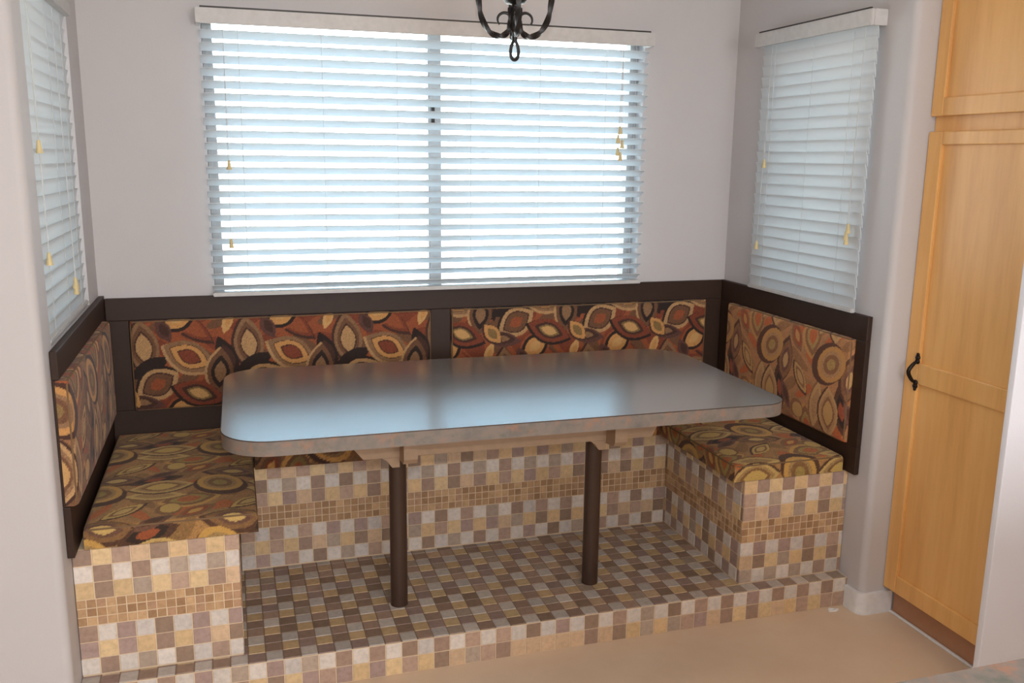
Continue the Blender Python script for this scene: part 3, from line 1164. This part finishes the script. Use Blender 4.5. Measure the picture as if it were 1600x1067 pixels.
def door(z0, z1, st, rl_top, rl_bot, mids=()):
    y0, y1 = CY0 - cy, CY1 - cy
    root = None
    b = bmesh.new()
    th = 0.020
    bv = 0.0035
    box(b, 0, th, y1 - st, y1, z0, z1, bv)
    box(b, 0, th, y0, y0 + st, z0, z1, bv)
    box(b, 0.0004, th, y0 + st, y1 - st, z1 - rl_top, z1, bv)
    box(b, 0.0004, th, y0 + st, y1 - st, z0, z0 + rl_bot, bv)
    for a, c in mids:
        box(b, 0.0004, th, y0 + st, y1 - st, a, c, bv)
    d = finish(b, 'door', M_MAPLE, cab)
    # recessed panels
    zs = [z0 + rl_bot] + [q for m in mids for q in m] + [z1 - rl_top]
    for k in range(0, len(zs), 2):
        b = bmesh.new()
        box(b, 0.011, 0.018, y0 + st - 0.004, y1 - st + 0.004, zs[k] - 0.004, zs[k + 1] + 0.004)
        finish(b, 'door_panel', M_MAPLE, d)
    return d


d1 = door(0.101, 1.690, 0.060, 0.042, 0.066, [(0.862, 0.934)])
d2 = door(1.738, 2.420, 0.050, 0.058, 0.058)
# scrolled pull on the tall door
hy = -1.1235 - cy
bm = bmesh.new()
tube(bm, bez([(-0.004, hy, 0.940), (-0.020, hy + 0.001, 0.930), (-0.034, hy + 0.003, 0.906), (-0.020, hy + 0.001, 0.878), (-0.004, hy, 0.868)], 24),
     [0.0044 + 0.0026 * math.sin(PI * i / 24) for i in range(25)], 10)
for zc, sgn in ((0.944, 1), (0.864, -1)):
    for q, (zz, rr) in enumerate(((zc - sgn * 0.004, 0.0095), (zc + sgn * 0.009, 0.0100), (zc + sgn * 0.019, 0.0065))):
        n0 = len(bm.verts)
        bmesh.ops.create_uvsphere(bm, u_segments=12, v_segments=8, radius=rr, matrix=Matrix.Translation((-0.004, hy, zz)) @ Matrix.Scale(0.75, 4, (1, 0, 0)))
h = finish(bm, 'handle', M_BRONZE, d1, smooth=True)
tag(h, 'black scrolled iron pull')

# ------------------------------------------------------------------ foreground counter
pn = thing('kitchen_counter', 'corner of a stone-look counter at the bottom right of the picture', 'counter', (2.35, -2.95, 0))
bm = bmesh.new()
prism(bm, rounded_rect(-1.25, 1.345, -0.33, 0.290, 0.03, 6), 0.880, 0.920)
finish(bm, 'countertop', M_COUNTER, pn, smooth=True)
bm = bmesh.new()
box(bm, -1.20, 1.345, -0.30, 0.25, 0.0005, 0.8795)
finish(bm, 'counter_base', M_MAPLE, pn)

# white scrap on the floor by the step
bm = bmesh.new()
vs = [(-.022, -.010, 0), (.006, -.014, 0), (.024, -.004, 0), (.014, .009, 0), (-.012, .011, 0)]
a = [bm.verts.new((x, y, 0.0006)) for x, y, z in vs]
c = [bm.verts.new((x * .8, y * .8, 0.004 + 0.003 * math.sin(9 * x * 40))) for x, y, z in vs]
bm.faces.new(a)
bm.faces.new(c[::-1])
for i in range(5):
    bm.faces.new((a[i], a[(i + 1) % 5], c[(i + 1) % 5], c[i]))
sp = finish(bm, 'paper_scrap', M_PAPER)
sp.location = (2.487, PF - 0.025, 0)
tag(sp, 'small white scrap of paper on the floor against the tiled step', 'scrap')

# ------------------------------------------------------------------ chandelier
HX, HY = 1.335, -0.750
ch = thing('chandelier', 'black wrought iron chandelier with twisted scroll arms hanging over the table', 'chandelier', (HX, HY, 1.882))
bm = bmesh.new()
# teardrop ring at the very bottom
ringp = []
for k in range(33):
    a = 2 * PI * k / 32
    ringp.append((0.0125 * math.sin(a) * (1.0 + 0.25 * math.cos(a)), 0.0, 0.0345 - 0.0285 * math.cos(a)))
tube(bm, ringp, 0.0052, 8, cap=False)
finish(bm, 'finial_ring', M_IRON, ch, smooth=True)
bm = bmesh.new()
lathe(bm, [(0, 0.060), (0.0085, 0.060), (0.0075, 0.080), (0.009, 0.088), (0.013, 0.105), (0.015, 0.130), (0.011, 0.160), (0.010, 0.168), (0.030, 0.173),
           (0.036, 0.181), (0.030, 0.190), (0.012, 0.198), (0.010, 0.30), (0.018, 0.34), (0.012, 0.38), (0.006, 0.44), (0, 0.445)], 0, 0, 20)
finish(bm, 'stem', M_IRON, ch, smooth=True)
bm = bmesh.new()
zt = CEIL - 1.882
k = 0
z = 0.437
while z < zt - 0.05:
    lp = []
    for q in range(17):
        a = 2 * PI * q / 16
        x, zz = 0.009 * math.cos(a), 0.017 * math.sin(a)
        lp.append((x, 0, z + 0.017 + zz) if k % 2 == 0 else (0, x, z + 0.017 + zz))
    tube(bm, lp, 0.0022, 6, cap=False)
    z += 0.0285
    k += 1
finish(bm, 'chain', M_IRON, ch, smooth=True)
bm = bmesh.new()
lathe(bm, [(0, zt - 0.050), (0.012, zt - 0.046), (0.040, zt - 0.03), (0.06, zt - 0.012), (0.062, zt - 0.0005), (0, zt - 0.0005)], 0, 0, 24)
finish(bm, 'ceiling_canopy', M_IRON, ch, smooth=True)
A0 = -YAW + 0.10
for q in range(4):
    ang = A0 + q * PI / 2
    dx, dy = math.cos(ang), math.sin(ang)

    def pr(r, z):
        return Vector((dx * r, dy * r, z))
    # main arm: starts at the stem, dips and sweeps outward and up
    bm = bmesh.new()
    path = bez([pr(0.013, 0.160), pr(0.014, 0.125), pr(0.016, 0.100), pr(0.030, 0.081), pr(0.052, 0.076), pr(0.080, 0.090), pr(0.103, 0.130), pr(0.112, 0.180),
                pr(0.120, 0.230), pr(0.150, 0.268), pr(0.185, 0.275), pr(0.205, 0.300)], 77)
    tube(bm, path, [0.0078] * len(path), 12, twist=0.16)
    arm = finish(bm, 'arm', M_IRON, ch, smooth=True)
    # curl between the stem and the arm
    bm = bmesh.new()
    sp_ = []
    for k in range(26):
        th = -0.5 + 4.4 * k / 25
        rr = 0.026 * (1 - 0.012 * k)
        sp_.append(pr(0.034 + rr * -math.cos(th), 0.122 + rr * math.sin(th)))
    tube(bm, sp_, [0.0066 * (1 - 0.024 * k) for k in range(26)], 8, squash=1.0)
    finish(bm, 'scroll', M_IRON, arm, smooth=True)
    bm = bmesh.new()
    lathe(bm, [(0, 0.295), (0.010, 0.297), (0.034, 0.312), (0.036, 0.316), (0.012, 0.309), (0, 0.309)], dx * 0.207, dy * 0.207, 20)
    finish(bm, 'drip_pan', M_IRON, arm, smooth=True)
    bm = bmesh.new()
    lathe(bm, [(0, 0.3095), (0.012, 0.3095), (0.012, 0.395), (0.010, 0.398), (0, 0.398)], dx * 0.207, dy * 0.207, 16)
    finish(bm, 'candle_sleeve', M_CANDLE, arm, smooth=True)
    bm = bmesh.new()
    lathe(bm, [(0, 0.399), (0.008, 0.402), (0.016, 0.420), (0.013, 0.445), (0.005, 0.468), (0, 0.474)], dx * 0.207, dy * 0.207, 16)
    finish(bm, 'flame_bulb', M_BULB, arm, smooth=True)
